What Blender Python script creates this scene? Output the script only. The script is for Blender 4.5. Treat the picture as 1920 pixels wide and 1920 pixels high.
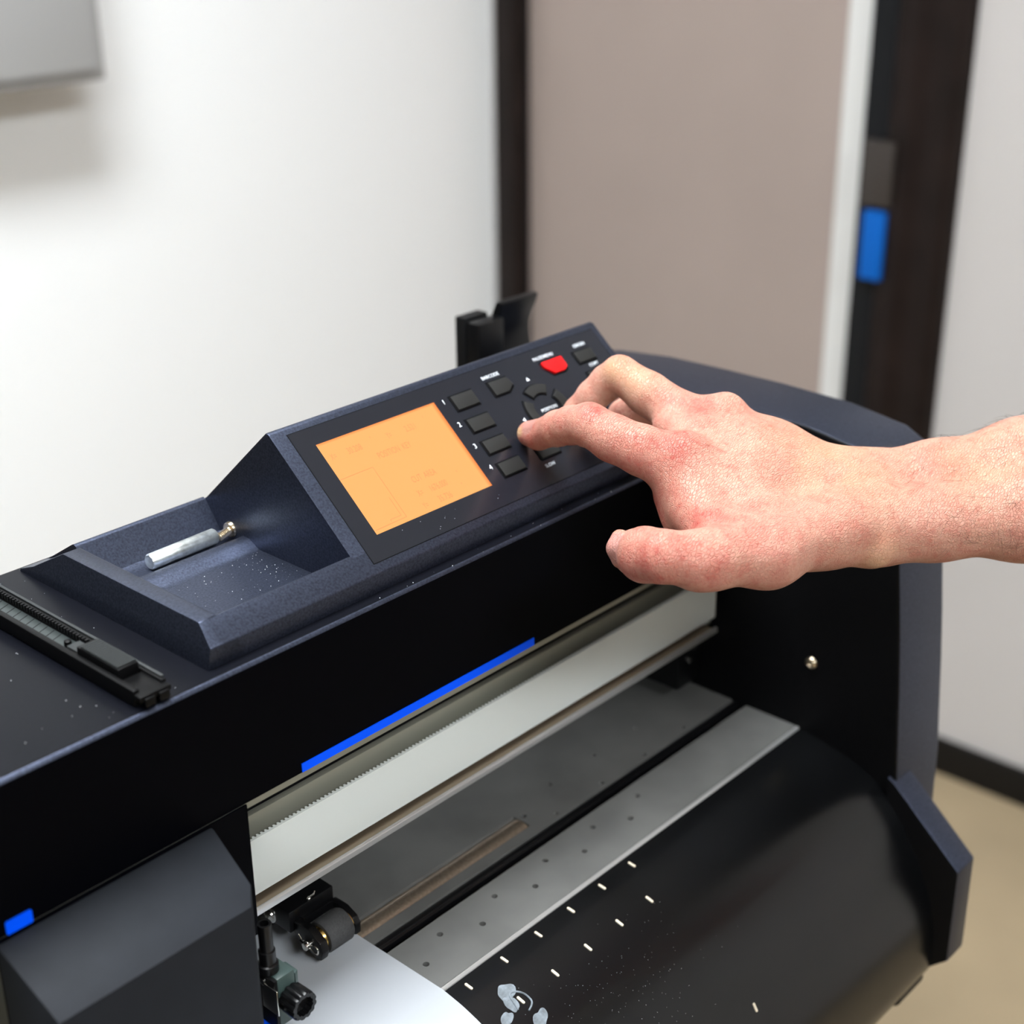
import bpy, bmesh, math, random
import numpy as np
from mathutils import Vector, Matrix

for _o in list(bpy.data.objects):
    bpy.data.objects.remove(_o, do_unlink=True)
scene = bpy.context.scene
COL = scene.collection

# ------------------------------------------------------------------ camera
cam_d = bpy.data.cameras.new('camera')
cam = bpy.data.objects.new('camera', cam_d)
COL.objects.link(cam)
cam_d.sensor_width = 36.0
cam_d.lens = 2835.0 / 1920.0 * 36.0
cam_d.clip_start = 0.02
_yaw, _pit, _rol = math.radians(47.654), math.radians(23.7775), math.radians(0.527)
_f = Vector((math.sin(_yaw) * math.cos(_pit), math.cos(_yaw) * math.cos(_pit), -math.sin(_pit)))
_r = Vector((math.cos(_yaw), -math.sin(_yaw), 0))
_d = _f.cross(_r)
_r2 = math.cos(_rol) * _r + math.sin(_rol) * _d
_d2 = -math.sin(_rol) * _r + math.cos(_rol) * _d
cam.matrix_world = Matrix(((_r2.x, -_d2.x, -_f.x, -0.3340), (_r2.y, -_d2.y, -_f.y, -0.4803),
                           (_r2.z, -_d2.z, -_f.z, 1.4300), (0, 0, 0, 1)))
cam_d.dof.use_dof = True
cam_d.dof.focus_distance = 0.74
cam_d.dof.aperture_fstop = 6.0
scene.camera = cam

# ------------------------------------------------------------------ world, lights, exposure
world = bpy.data.worlds.new('world')
scene.world = world
world.use_nodes = True
world.node_tree.nodes['Background'].inputs['Color'].default_value = (0.9, 0.95, 1.0, 1)
world.node_tree.nodes['Background'].inputs['Strength'].default_value = 0.05
vs = scene.view_settings
vs.view_transform = 'Standard'
vs.look = 'None'
vs.exposure = 0.0
vs.gamma = 1.0
vs.use_curve_mapping = False
ROOM_X0, ROOM_X1, ROOM_Y0, ROOM_Y1, ROOM_H = -4.6, 1.74, -5.0, 1.45, 2.75
ROOM_Y2, BACK_X0 = 4.2, 0.25           # left of BACK_X0 an unseen farther back wall, added to darken reflections
# ceiling troffers: centre x, centre y, size x, size y
TROFFERS = [(-0.10, 0.30, 1.2, 0.6), (-0.10, -2.10, 1.2, 0.6), (-2.60, -2.10, 1.2, 0.6)]
TROFFER_STRENGTH = 38.5


# ------------------------------------------------------------------ helpers
ORG = {}


def srgb(r, g, b):
    def c(v):
        v /= 255.0
        return v / 12.92 if v <= 0.04045 else ((v + 0.055) / 1.055) ** 2.4
    return (c(r), c(g), c(b), 1.0)


def mat(name, col, rough=0.5, metal=0.0, spec=0.5, coat=0.0, emis=None, estr=0.0, noise=None, bump=None, coatr=0.1):
    """noise=(scale, amount) varies value; bump=(scale, strength, distance)"""
    m = bpy.data.materials.new(name)
    m.use_nodes = True
    nt = m.node_tree
    b = nt.nodes['Principled BSDF']
    b.inputs['Base Color'].default_value = col
    b.inputs['Roughness'].default_value = rough
    b.inputs['Metallic'].default_value = metal
    b.inputs['Specular IOR Level'].default_value = spec
    b.inputs['Coat Weight'].default_value = coat
    b.inputs['Coat Roughness'].default_value = coatr
    if emis:
        b.inputs['Emission Color'].default_value = emis
        b.inputs['Emission Strength'].default_value = estr
    if noise or bump:
        tc = nt.nodes.new('ShaderNodeTexCoord')
    if noise:
        n = nt.nodes.new('ShaderNodeTexNoise')
        n.inputs['Scale'].default_value = noise[0]
        n.inputs['Detail'].default_value = 5
        nt.links.new(tc.outputs['Object'], n.inputs['Vector'])
        mr = nt.nodes.new('ShaderNodeMapRange')
        mr.inputs['From Min'].default_value = 0.3
        mr.inputs['From Max'].default_value = 0.7
        mr.inputs['To Min'].default_value = 1 - noise[1]
        mr.inputs['To Max'].default_value = 1 + noise[1]
        nt.links.new(n.outputs['Fac'], mr.inputs['Value'])
        mx = nt.nodes.new('ShaderNodeMix')
        mx.data_type = 'RGBA'
        mx.blend_type = 'MULTIPLY'
        mx.inputs[0].default_value = 1.0
        mx.inputs[6].default_value = col
        nt.links.new(mr.outputs['Result'], mx.inputs[7])
        nt.links.new(mx.outputs[2], b.inputs['Base Color'])
    if bump:
        n = nt.nodes.new('ShaderNodeTexNoise')
        n.inputs['Scale'].default_value = bump[0]
        n.inputs['Detail'].default_value = 3
        nt.links.new(tc.outputs['Object'], n.inputs['Vector'])
        bp = nt.nodes.new('ShaderNodeBump')
        bp.inputs['Strength'].default_value = bump[1]
        bp.inputs['Distance'].default_value = bump[2]
        nt.links.new(n.outputs['Fac'], bp.inputs['Height'])
        nt.links.new(bp.outputs['Normal'], b.inputs['Normal'])
    return m


def link(o, name, parent=None, origin=(0, 0, 0)):
    COL.objects.link(o)
    org = Vector(origin)
    if parent is not None:
        o.parent = parent
        o.location = org - ORG[parent.name]
    else:
        o.location = org
    ORG[o.name] = org
    return o


def obj_from_bm(name, bm, m, parent=None, smooth=False, bevel=0.0, seg=2, angle=30, bsel=None):
    bm.verts.ensure_lookup_table()
    bmesh.ops.recalc_face_normals(bm, faces=bm.faces[:])
    if bevel:
        es = [e for e in bm.edges if len(e.link_faces) == 2 and e.calc_face_angle(0) > math.radians(angle)]
        if bsel:
            es = [e for e in es if bsel((e.verts[0].co + e.verts[1].co) / 2)]
        bmesh.ops.bevel(bm, geom=es, offset=bevel, segments=seg, profile=0.6, affect='EDGES', clamp_overlap=True)
    co = [v.co.copy() for v in bm.verts]
    mn = Vector((min(c.x for c in co), min(c.y for c in co), min(c.z for c in co)))
    mx = Vector((max(c.x for c in co), max(c.y for c in co), max(c.z for c in co)))
    c = Vector(((mn.x + mx.x) / 2, (mn.y + mx.y) / 2, mn.z))
    for v in bm.verts:
        v.co -= c
    me = bpy.data.meshes.new(name)
    bm.to_mesh(me)
    bm.free()
    if smooth or bevel:
        for p in me.polygons:
            p.use_smooth = True
        me.set_sharp_from_angle(angle=math.radians(40))
    for x in (m if isinstance(m, (list, tuple)) else [m]):
        me.materials.append(x)
    o = bpy.data.objects.new(name, me)
    return link(o, name, parent, c)


def bm_box(bm, x0, x1, y0, y1, z0, z1):
    vs_ = [bm.verts.new(p) for p in ((x0, y0, z0), (x1, y0, z0), (x1, y1, z0), (x0, y1, z0), (x0, y0, z1), (x1, y0, z1), (x1, y1, z1), (x0, y1, z1))]
    for f in ((0, 3, 2, 1), (4, 5, 6, 7), (0, 1, 5, 4), (1, 2, 6, 5), (2, 3, 7, 6), (3, 0, 4, 7)):
        bm.faces.new([vs_[i] for i in f])


def box(name, m, parent, x0, x1, y0, y1, z0, z1, bevel=0.0, seg=2):
    bm = bmesh.new()
    bm_box(bm, x0, x1, y0, y1, z0, z1)
    return obj_from_bm(name, bm, m, parent, bevel=bevel, seg=seg)


def bm_prism(bm, poly, a, b, fn):
    """poly of 2-D points; fn(p, t) -> 3-D; extruded from a to b"""
    A = [bm.verts.new(fn(p, a)) for p in poly]
    B = [bm.verts.new(fn(p, b)) for p in poly]
    n = len(poly)
    bm.faces.new(A)
    bm.faces.new(B[::-1])
    for i in range(n):
        bm.faces.new((A[i], A[(i + 1) % n], B[(i + 1) % n], B[i]))


def prism_x(name, m, parent, yz, x0, x1, bevel=0.0, seg=2, smooth=False, bsel=None):
    bm = bmesh.new()
    bm_prism(bm, yz, x0, x1, lambda p, t: (t, p[0], p[1]))
    return obj_from_bm(name, bm, m, parent, bevel=bevel, seg=seg, smooth=smooth, bsel=bsel)


def prism_z(name, m, parent, xy, z0, z1, bevel=0.0, seg=2):
    bm = bmesh.new()
    bm_prism(bm, xy, z0, z1, lambda p, t: (p[0], p[1], t))
    return obj_from_bm(name, bm, m, parent, bevel=bevel, seg=seg)


def frame_of(d):
    d = Vector(d).normalized()
    u = d.cross(Vector((0, 0, 1)) if abs(d.z) < 0.9 else Vector((0, 1, 0))).normalized()
    return d, u, d.cross(u)


def bm_lathe(bm, p0, axis, prof, n=32, wob=None):
    """prof: list of (distance along axis, radius)"""
    d, u, w = frame_of(axis)
    p0 = Vector(p0)
    rings = []
    for (t, r) in prof:
        if r < 1e-6:
            rings.append([bm.verts.new(p0 + d * t)])
        else:
            rings.append([bm.verts.new(p0 + d * t + (u * math.cos(2 * math.pi * k / n) + w * math.sin(2 * math.pi * k / n)) * (r * (wob(k) if wob else 1))) for k in range(n)])
    for a, b in zip(rings[:-1], rings[1:]):
        for k in range(n):
            k2 = (k + 1) % n
            if len(a) == 1 and len(b) == 1:
                continue
            if len(a) == 1:
                bm.faces.new((a[0], b[k2], b[k]))
            elif len(b) == 1:
                bm.faces.new((a[k], a[k2], b[0]))
            else:
                bm.faces.new((a[k], a[k2], b[k2], b[k]))
    if len(rings[0]) > 1:
        bm.faces.new(rings[0][::-1])
    if len(rings[-1]) > 1:
        bm.faces.new(rings[-1])


def lathe(name, m, parent, p0, axis, prof, n=32, wob=None, bevel=0.0):
    bm = bmesh.new()
    bm_lathe(bm, p0, axis, prof, n, wob)
    return obj_from_bm(name, bm, m, parent, smooth=True, bevel=bevel)


def bm_tube(bm, pts, r, n=10):
    pts = [Vector(p) for p in pts]
    rings = []
    ref = None
    for i, p in enumerate(pts):
        t = (pts[min(i + 1, len(pts) - 1)] - pts[max(i - 1, 0)]).normalized()
        if ref is None:
            ref = frame_of(t)[1]
        u = (ref - t * ref.dot(t)).normalized()
        w = t.cross(u)
        ref = u
        rr = r[i] if isinstance(r, (list, tuple)) else r
        rings.append([bm.verts.new(p + (u * math.cos(2 * math.pi * k / n) + w * math.sin(2 * math.pi * k / n)) * rr) for k in range(n)])
    for a, b in zip(rings[:-1], rings[1:]):
        for k in range(n):
            bm.faces.new((a[k], a[(k + 1) % n], b[(k + 1) % n], b[k]))
    bm.faces.new(rings[0][::-1])
    bm.faces.new(rings[-1])


def tube(name, m, parent, pts, r, n=10):
    bm = bmesh.new()
    bm_tube(bm, pts, r, n)
    return obj_from_bm(name, bm, m, parent, smooth=True)


def boolean_cut(o, cutters):
    """cutters: bmesh; difference applied to the mesh of o"""
    bmesh.ops.recalc_face_normals(cutters, faces=cutters.faces[:])
    org = ORG[o.name]
    for v in cutters.verts:
        v.co -= org
    me = bpy.data.meshes.new('cutter')
    cutters.to_mesh(me)
    cutters.free()
    c = bpy.data.objects.new('cutter', me)
    COL.objects.link(c)
    c.matrix_world = Matrix.Translation(org)
    bpy.context.view_layer.update()
    md = o.modifiers.new('cut', 'BOOLEAN')
    md.object = c
    md.operation = 'DIFFERENCE'
    md.solver = 'EXACT'
    dg = bpy.context.evaluated_depsgraph_get()
    new = bpy.data.meshes.new_from_object(o.evaluated_get(dg))
    o.modifiers.clear()
    old = o.data
    o.data = new
    bpy.data.meshes.remove(old)
    bpy.data.objects.remove(c, do_unlink=True)
    bpy.data.meshes.remove(me)


def empty(name, loc):
    o = bpy.data.objects.new(name, None)
    o.empty_display_size = 0.05
    return link(o, name, None, loc)


def tag(o, label, cat, group=None):
    o['label'] = label
    o['category'] = cat
    if group:
        o['group'] = group
    return o


def copy_to(o, parent, origin, name=None):
    c = o.copy()
    return link(c, name or o.name, parent, origin)


def struct(o, label=None):
    o['kind'] = 'structure'
    if label:
        o['label'] = label
    return o


# ------------------------------------------------------------------ materials
M = {}
M['navy'] = mat('navy metallic plastic', (0.060, 0.070, 0.105, 1), rough=0.40, metal=0.93, spec=0.4, noise=(900, 0.3), bump=(1400, 0.15, 0.0004))
M['black_panel'] = mat('black beam paint', (0.0010, 0.0011, 0.0020, 1), rough=0.42, spec=0.03, bump=(1500, 0.05, 0.0003))
M['top_paint'] = mat('dark top paint', (0.0028, 0.0032, 0.0055, 1), rough=0.36, spec=0.13, noise=(500, 0.2))
M['overlay'] = mat('panel overlay film', (0.0100, 0.0112, 0.0160, 1), rough=0.20, spec=0.55, noise=(1500, 0.15), bump=(3000, 0.05, 0.0002))
M['rubber'] = mat('button rubber', (0.012, 0.012, 0.0115, 1), rough=0.60, spec=0.3)
M['gap'] = mat('button gap black', (0.002, 0.002, 0.003, 1), rough=0.7, spec=0.1)
M['red'] = mat('red button', srgb(215, 12, 16), rough=0.5, spec=0.3)
M['print'] = mat('white print', (0.75, 0.8, 0.86, 1), rough=0.5)
M['blue'] = mat('blue trim', srgb(0, 84, 255), rough=0.4, spec=0.1)
M['black'] = mat('black plastic', (0.0035, 0.0035, 0.004, 1), rough=0.28, spec=0.3)
M['black_matt'] = mat('matt black plastic', (0.004, 0.004, 0.0045, 1), rough=0.55, spec=0.2)
M['side_black'] = mat('inner side plate', (0.0028, 0.0028, 0.0034, 1), rough=0.5, spec=0.10, noise=(300, 0.15))
M['cover'] = mat('carriage cover', (0.0125, 0.0142, 0.0180, 1), rough=0.6, spec=0.12, noise=(60, 0.1), bump=(2500, 0.1, 0.0002))
M['plate'] = mat('platen metal', (0.130, 0.130, 0.125, 1), rough=0.36, metal=0.15, spec=0.35, noise=(25, 0.16), bump=(1800, 0.04, 0.0002))
M['lip'] = mat('aluminium lip', (0.62, 0.62, 0.62, 1), rough=0.3, metal=0.75)
M['rail'] = mat('rail aluminium', (0.26, 0.255, 0.21, 1), rough=0.45, metal=0.5)
M['railfloor'] = mat('rail channel reflection tint', (0.32, 0.25, 0.18, 1), rough=0.3, metal=0.8)  # brown tint paints the golden reflections in the channel floor
M['belt'] = mat('white timing belt', (0.62, 0.65, 0.63, 1), rough=0.42, spec=0.4)
M['drum'] = mat('black media guide', (0.0018, 0.0020, 0.0024, 1), rough=0.26, spec=0.5, noise=(40, 0.2), bump=(700, 0.03, 0.0003))
M['slotpin'] = mat('tan slot insert', (0.60, 0.52, 0.40, 1), rough=0.5)
M['residue'] = mat('adhesive residue', (0.13, 0.15, 0.17, 1), rough=0.6, noise=(300, 0.4))
M['roller'] = mat('brown grit roller', (0.42, 0.34, 0.26, 1), rough=0.38, metal=0.85, noise=(600, 0.15))
M['wheel'] = mat('grey rubber wheel', (0.045, 0.045, 0.046, 1), rough=0.7, spec=0.3, noise=(900, 0.2))
M['brass'] = mat('brass', (0.75, 0.50, 0.16, 1), rough=0.25, metal=1.0)
M['steel'] = mat('bright steel', (0.78, 0.76, 0.72, 1), rough=0.18, metal=1.0)
M['zinc'] = mat('zinc plated steel', (0.66, 0.70, 0.70, 1), rough=0.34, metal=0.85, noise=(180, 0.35))
M['screwmetal'] = mat('warm nickel screw', (0.62, 0.52, 0.38, 1), rough=0.28, metal=1.0)
M['green'] = mat('dark green holder', (0.040, 0.066, 0.062, 1), rough=0.38, spec=0.5)
M['knifegrey'] = mat('grey slider plastic', (0.026, 0.029, 0.030, 1), rough=0.55, spec=0.3)
M['knifeblade'] = mat('knife blade steel', (0.085, 0.10, 0.10, 1), rough=0.35, metal=0.8)
M['wall'] = mat('white wall paint', (0.87, 0.885, 0.90, 1), rough=0.85, spec=0.2, bump=(300, 0.1, 0.0005))
M['wall_side'] = mat('dimmed wall paint', (0.50, 0.478, 0.47, 1), rough=0.85, spec=0.2, bump=(300, 0.1, 0.0005))  # greyer than the back wall to stand in for its weaker light
M['knifeblack'] = mat('knife black plastic', (0.0025, 0.0025, 0.0028, 1), rough=0.4, spec=0.14)
M['strip'] = mat('white door strip', (0.62, 0.62, 0.61, 1), rough=0.6, spec=0.3)
M['wall_far'] = mat('dark unseen wall', (0.16, 0.155, 0.15, 1), rough=0.85, spec=0.2)  # taupe for walls out of view, chosen dark to cut fill light
M['ceiling'] = mat('white ceiling', (0.82, 0.82, 0.82, 1), rough=0.9, spec=0.1, noise=(80, 0.04))
M['door'] = mat('beige laminate door', (0.330, 0.268, 0.243, 1), rough=0.5, spec=0.25, noise=(3, 0.04))
M['frame'] = mat('dark brown door frame', (0.011, 0.0065, 0.0055, 1), rough=0.5, spec=0.15, noise=(12, 0.3))
M['jamb'] = mat('black jamb', (0.006, 0.0065, 0.008, 1), rough=0.5, spec=0.2)
M['bronze'] = mat('bronze strike plate', (0.045, 0.037, 0.033, 1), rough=0.5, metal=0.3)
M['tape'] = mat('blue painter tape', srgb(0, 88, 175), rough=0.6, spec=0.2)
M['baseboard'] = mat('black baseboard', (0.007, 0.006, 0.0055, 1), rough=0.55, spec=0.2)
M['floor'] = mat('sealed concrete floor', (0.31, 0.24, 0.152, 1), rough=0.5, spec=0.3, noise=(2.2, 0.22), bump=(60, 0.05, 0.001))
M['grey'] = mat('grey metal box', (0.34, 0.34, 0.34, 1), rough=0.6, spec=0.3)
M['lampframe'] = mat('lamp frame white', (0.8, 0.8, 0.8, 1), rough=0.5)
M['lamp'] = mat('lamp diffuser', (0.9, 0.9, 0.9, 1), rough=0.6, emis=(0.93, 0.975, 1.0, 1), estr=TROFFER_STRENGTH)
M['dust'] = mat('dust', (0.8, 0.82, 0.85, 1), rough=0.8)
M['stand'] = mat('dark steel stand', (0.015, 0.015, 0.018, 1), rough=0.45)


def screen_material():
    m = bpy.data.materials.new('backlit amber screen')
    m.use_nodes = True
    nt = m.node_tree
    b = nt.nodes['Principled BSDF']
    tc = nt.nodes.new('ShaderNodeTexCoord')
    sp = nt.nodes.new('ShaderNodeSeparateXYZ')
    nt.links.new(tc.outputs['Generated'], sp.inputs[0])
    # the backlight tint shifts to red along the right and top borders of the glass
    rx = nt.nodes.new('ShaderNodeMapRange')
    rx.inputs['From Min'].default_value = 0.965
    rx.inputs['From Max'].default_value = 1.0
    nt.links.new(sp.outputs['X'], rx.inputs['Value'])
    ry = nt.nodes.new('ShaderNodeMapRange')
    ry.inputs['From Min'].default_value = 0.965
    ry.inputs['From Max'].default_value = 1.0
    nt.links.new(sp.outputs['Y'], ry.inputs['Value'])
    mx = nt.nodes.new('ShaderNodeMath')
    mx.operation = 'MAXIMUM'
    nt.links.new(rx.outputs[0], mx.inputs[0])
    nt.links.new(ry.outputs[0], mx.inputs[1])
    mix = nt.nodes.new('ShaderNodeMix')
    mix.data_type = 'RGBA'
    nt.links.new(mx.outputs[0], mix.inputs[0])
    mix.inputs[6].default_value = srgb(255, 178, 106)
    mix.inputs[7].default_value = srgb(255, 120, 50)
    nt.links.new(mix.outputs[2], b.inputs['Emission Color'])
    b.inputs['Base Color'].default_value = (0.06, 0.03, 0.01, 1)
    b.inputs['Roughness'].default_value = 0.25
    b.inputs['Emission Strength'].default_value = 0.97
    return m


M['screen'] = screen_material()
M['lcdtext'] = mat('amber lcd text', (0.05, 0.02, 0.01, 1), rough=0.4, emis=srgb(240, 150, 84), estr=0.97)


def paper_material():
    m = bpy.data.materials.new('white vinyl sheet')
    m.use_nodes = True
    nt = m.node_tree
    b = nt.nodes['Principled BSDF']
    b.inputs['Base Color'].default_value = (0.47, 0.495, 0.53, 1)
    b.inputs['Roughness'].default_value = 0.28
    tr = nt.nodes.new('ShaderNodeBsdfTransparent')
    mx = nt.nodes.new('ShaderNodeMixShader')
    mx.inputs[0].default_value = 0.25
    nt.links.new(b.outputs[0], mx.inputs[1])
    nt.links.new(tr.outputs[0], mx.inputs[2])
    nt.links.new(mx.outputs[0], nt.nodes['Material Output'].inputs['Surface'])
    return m


M['paper'] = paper_material()

# ------------------------------------------------------------------ room
struct(box('floor', M['floor'], None, ROOM_X0 - .1, ROOM_X1 + .9, ROOM_Y0 - .1, ROOM_Y2 + .1, -0.05, 0.0))
struct(box('ceiling', M['ceiling'], None, ROOM_X0 - .1, ROOM_X1 + .1, ROOM_Y0 - .1, ROOM_Y2 + .1, ROOM_H, ROOM_H + .05))
struct(box('wall_back', M['wall'], None, BACK_X0, ROOM_X1 + .1, ROOM_Y1, ROOM_Y2 + .1, 0, ROOM_H))
struct(box('added_far_wall', M['wall_far'], None, ROOM_X0 - .1, BACK_X0, ROOM_Y2, ROOM_Y2 + .1, 0, ROOM_H))  # added out of view so left-facing surfaces reflect something dark
struct(box('wall_left', M['wall_far'], None, ROOM_X0 - .1, ROOM_X0, ROOM_Y0, ROOM_Y2, 0, ROOM_H))
struct(box('wall_front', M['wall_far'], None, ROOM_X0 - .1, ROOM_X1 + .1, ROOM_Y0 - .1, ROOM_Y0, 0, ROOM_H))
DY0, DY1, DZ = 0.60, 1.385, 2.05      # door opening in the right wall
bm = bmesh.new()
for (a, b, z0, z1) in ((ROOM_Y0, DY0, 0, ROOM_H), (DY1, ROOM_Y1, 0, ROOM_H), (DY0, DY1, DZ, ROOM_H)):
    bm_box(bm, ROOM_X1, ROOM_X1 + .12, a, b, z0, z1)
struct(obj_from_bm('wall_right', bm, M['wall_side']))
bb = struct(box('baseboard_right', M['baseboard'], None, ROOM_X1 - .012, ROOM_X1, ROOM_Y0, 0.52, 0, 0.064, bevel=.003))
struct(box('baseboard_back', M['baseboard'], None, BACK_X0, ROOM_X1 - .03, ROOM_Y1 - .012, ROOM_Y1, 0, 0.064, bevel=.003))
# door with its frame
door = empty('door_1', (1.74, 1.0, 0))
struct(door, 'beige door in a dark brown frame')
box('door_leaf', M['door'], door, 1.756, 1.80, 0.732, 1.372, 0.01, 2.03)
box('door_edge_strip', M['strip'], door, 1.752, 1.80, 0.683, 0.7315, 0.01, 2.03)
box('jamb', M['jamb'], door, 1.735, 1.85, 0.6405, 0.6825, 0, 2.05)
box('jamb', M['jamb'], door, 1.745, 1.85, 1.3725, 1.385, 0, 2.05)
c1 = prism_z('casing', M['frame'], door, [(1.739, .5195), (1.722, .5245), (1.717, .54), (1.722, .575), (1.716, .60), (1.722, .632), (1.735, .640), (1.739, .640)], 0, 2.12)
c2 = prism_z('casing', M['frame'], door, [(1.739, 1.368), (1.722, 1.368), (1.717, 1.385), (1.722, 1.41), (1.726, 1.430), (1.739, 1.430)], 0, 2.12)
box('lintel', M['frame'], door, 1.722, 1.739, 0.6405, 1.3675, 2.05, 2.12)
box('strike_plate', M['bronze'], door, 1.712, 1.734, 0.616, 0.667, 0.928, 1.024, bevel=.002)
box('tape_strip', M['tape'], door, 1.7120, 1.7335, 0.622, 0.658, 0.816, 0.920, bevel=.001)
# grey box on the back wall
wb = empty('wall_box', (0.80, 1.40, 1.16))
tag(wb, 'grey metal box mounted on the white wall in the top left corner', 'wall box')
box('housing', M['grey'], wb, 0.60, 0.852, 1.33, 1.449, 1.147, 1.52, bevel=.006)
box('door_panel', M['grey'], wb, 0.615, 0.837, 1.322, 1.3295, 1.162, 1.505, bevel=.003)
# ceiling troffers
for i, (cx, cy, sx, sy) in enumerate(TROFFERS):
    t = empty('ceiling_light', (cx, cy, ROOM_H - .04))
    tag(t, ('white ceiling light panel directly above the plotter', 'white ceiling light panel in front of the plotter, on the door side', 'white ceiling light panel in the front corner away from the door')[i], 'ceiling light', 'ceiling light panels')
    bm = bmesh.new()
    for (a, b, c, d) in ((-sx / 2 - .03, sx / 2 + .03, -sy / 2 - .03, -sy / 2), (-sx / 2 - .03, sx / 2 + .03, sy / 2, sy / 2 + .03), (-sx / 2 - .03, -sx / 2, -sy / 2, sy / 2), (sx / 2, sx / 2 + .03, -sy / 2, sy / 2)):
        bm_box(bm, cx + a, cx + b, cy + c, cy + d, ROOM_H - .035, ROOM_H - .001)
    obj_from_bm('frame', bm, M['lampframe'], t)
    box('diffuser', M['lamp'], t, cx - sx / 2, cx + sx / 2, cy - sy / 2, cy + sy / 2, ROOM_H - .02, ROOM_H - .001)

# ------------------------------------------------------------------ vinyl cutter
mc = empty('vinyl_cutter', (0.0, 0.08, 0.0))
tag(mc, 'large navy and black vinyl cutting plotter with lit amber control screen', 'plotter')
ZT, ZB, YB = 1.100, 1.031, 0.166
X0, XE, XS = -0.78, 0.410, 0.465       # left end, inner face of right side cover, its outer face
ZP = 0.907                             # platen

# beam: black front face, dark top
beam = prism_x('beam_cover', [M['top_paint'], M['black_panel'], M['navy']], mc,
               [(0.0, ZB), (0.0, ZT), (YB, ZT), (YB, 0.95), (YB - .02, 0.95), (YB - .02, ZB)], X0, XE, bevel=0.0030, seg=4, bsel=lambda q: q.z > 1.05)
for p in beam.data.polygons:
    n = p.normal
    c = p.center
    if n.y < -0.9 and c.y < -0.02:
        p.material_index = 1
    elif n.z > 0.97 and n.y > -.2:
        p.material_index = 0
    elif n.z > 0.1 and n.y < -0.1:
        p.material_index = 2
    else:
        p.material_index = 1
box('blue_strip', M['blue'], mc, 0.0443, 0.2094, -0.0006, 0.0006, 1.0313, 1.0359)
bm = bmesh.new()
bm_prism(bm, [(-.1102, 1.0308), (-.0997, 1.0308), (-.0990, 1.0315), (-.0990, 1.0365), (-.0997, 1.0372), (-.1102, 1.0372), (-.1109, 1.0365), (-.1109, 1.0315)], -.0006, .0006, lambda p, t: (p[0], t, p[1]))
obj_from_bm('blue_badge', bm, M['blue'], mc)

# ---- rail under the beam
box('rail_top_flange', M['rail'], mc, X0, XE - .001, 0.0008, 0.024, 1.0272, 1.0308)
box('rail_web', M['rail'], mc, X0, XE - .001, 0.020, 0.024, 0.958, 1.0065, bevel=.0006)
box('rail_back', M['black_matt'], mc, X0, XE - .001, 0.026, 0.030, 0.958, 1.027)
box('rail_channel', M['railfloor'], mc, X0, XE - .018, 0.0052, 0.0198, 0.9625, 0.9655)
prism_x('rail_lip', M['lip'], mc, [(0.0028, 0.9640), (0.0028, 0.9672), (0.0036, 0.9680), (0.0048, 0.9676), (0.0050, 0.9640)], X0, XE - .018, bevel=.0003)


def timing_belt():
    bm = bmesh.new()
    z0, z1, y = 0.9678, 0.9990, 0.0120
    pts = []        # outline in (x, y): smooth front, toothed back
    xa, xb = -.10, XE - .009
    front = [(xa, y), (xb, y)]
    for k in range(1, 9):          # wrap round the pulley at the right end
        a = -math.pi / 2 + math.pi / 2 * k / 8
        front.append((xb + .0035 * math.cos(a), y + .0035 + .0035 * math.sin(a)))
    front.append((xb + .0021, y + .0035))
    back = []
    pitch = 0.00254
    x = xb - .001
    while x > xa + pitch:
        back += [(x, y + .0014), (x - .0004, y + .0027), (x - .0013, y + .0027), (x - .0017, y + .0014)]
        x -= pitch
    back.append((xa, y + .0014))
    bm_prism(bm, front + back, z0, z1, lambda p, t: (p[0], p[1], t))
    return obj_from_bm('timing_belt', bm, M['belt'], mc)


timing_belt()
lathe('belt_pulley', M['steel'], mc, (XE - .0105, .0155, .966), (0, 0, 1), [(0, .0018), (.034, .0018)], 16)

# ---- platen: back plate, groove with cutting strip, front plate, bright lip
back_plate = box('back_plate', M['plate'], mc, X0, XE - .0005, 0.0, 0.155, ZP - .003, ZP)
cut = bmesh.new()
bm_box(cut, 0.030, 0.2143, 0.0070, 0.0203, ZP - .01, ZP + .01)
bm_lathe(cut, (0.2185, 0.0165, ZP - .01), (0, 0, 1), [(0, .0022), (.02, .0022)], 20)
for k in range(-3, 4):
    bm_lathe(cut, (0.2333 + .0423 * k if k >= 0 else 0.2333 + .0423 * (k - 5), 0.0035, ZP - .01), (0, 0, 1), [(0, .0017), (.02, .0017)], 16)
for k in range(0, 3):
    bm_lathe(cut, (0.2539 + .0423 * k, 0.0263, ZP - .01), (0, 0, 1), [(0, .0017), (.02, .0017)], 16)
boolean_cut(back_plate, cut)
bmx = bmesh.new()
bm_lathe(bmx, (0.030, 0.0137, ZP - .0092), (1, 0, 0), [(0, .0095), (.1835, .0095), (.1838, .0060), (.1875, .0060)], 40)
obj_from_bm('grit_roller', bmx, M['roller'], mc, smooth=True)
front_plate = box('front_plate', M['plate'], mc, X0, XE - .0005, -0.0500, -0.0112, ZP - .003, ZP)
cut = bmesh.new()
for k in range(-6, 5):
    bm_lathe(cut, (0.1104 + .0422 * k, -0.0213, ZP - .01), (0, 0, 1), [(0, .0018), (.02, .0018)], 20)
    bm_lathe(cut, (0.0892 + .0423 * k, -0.0323, ZP - .01), (0, 0, 1), [(0, .0018), (.02, .0018)], 20)
boolean_cut(front_plate, cut)
lathe('rivet', M['plate'], mc, (0.2598, -0.0208, ZP - .0001), (0, 0, 1), [(0, .0012), (.0003, .0011), (.0004, 0)], 16)
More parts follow.
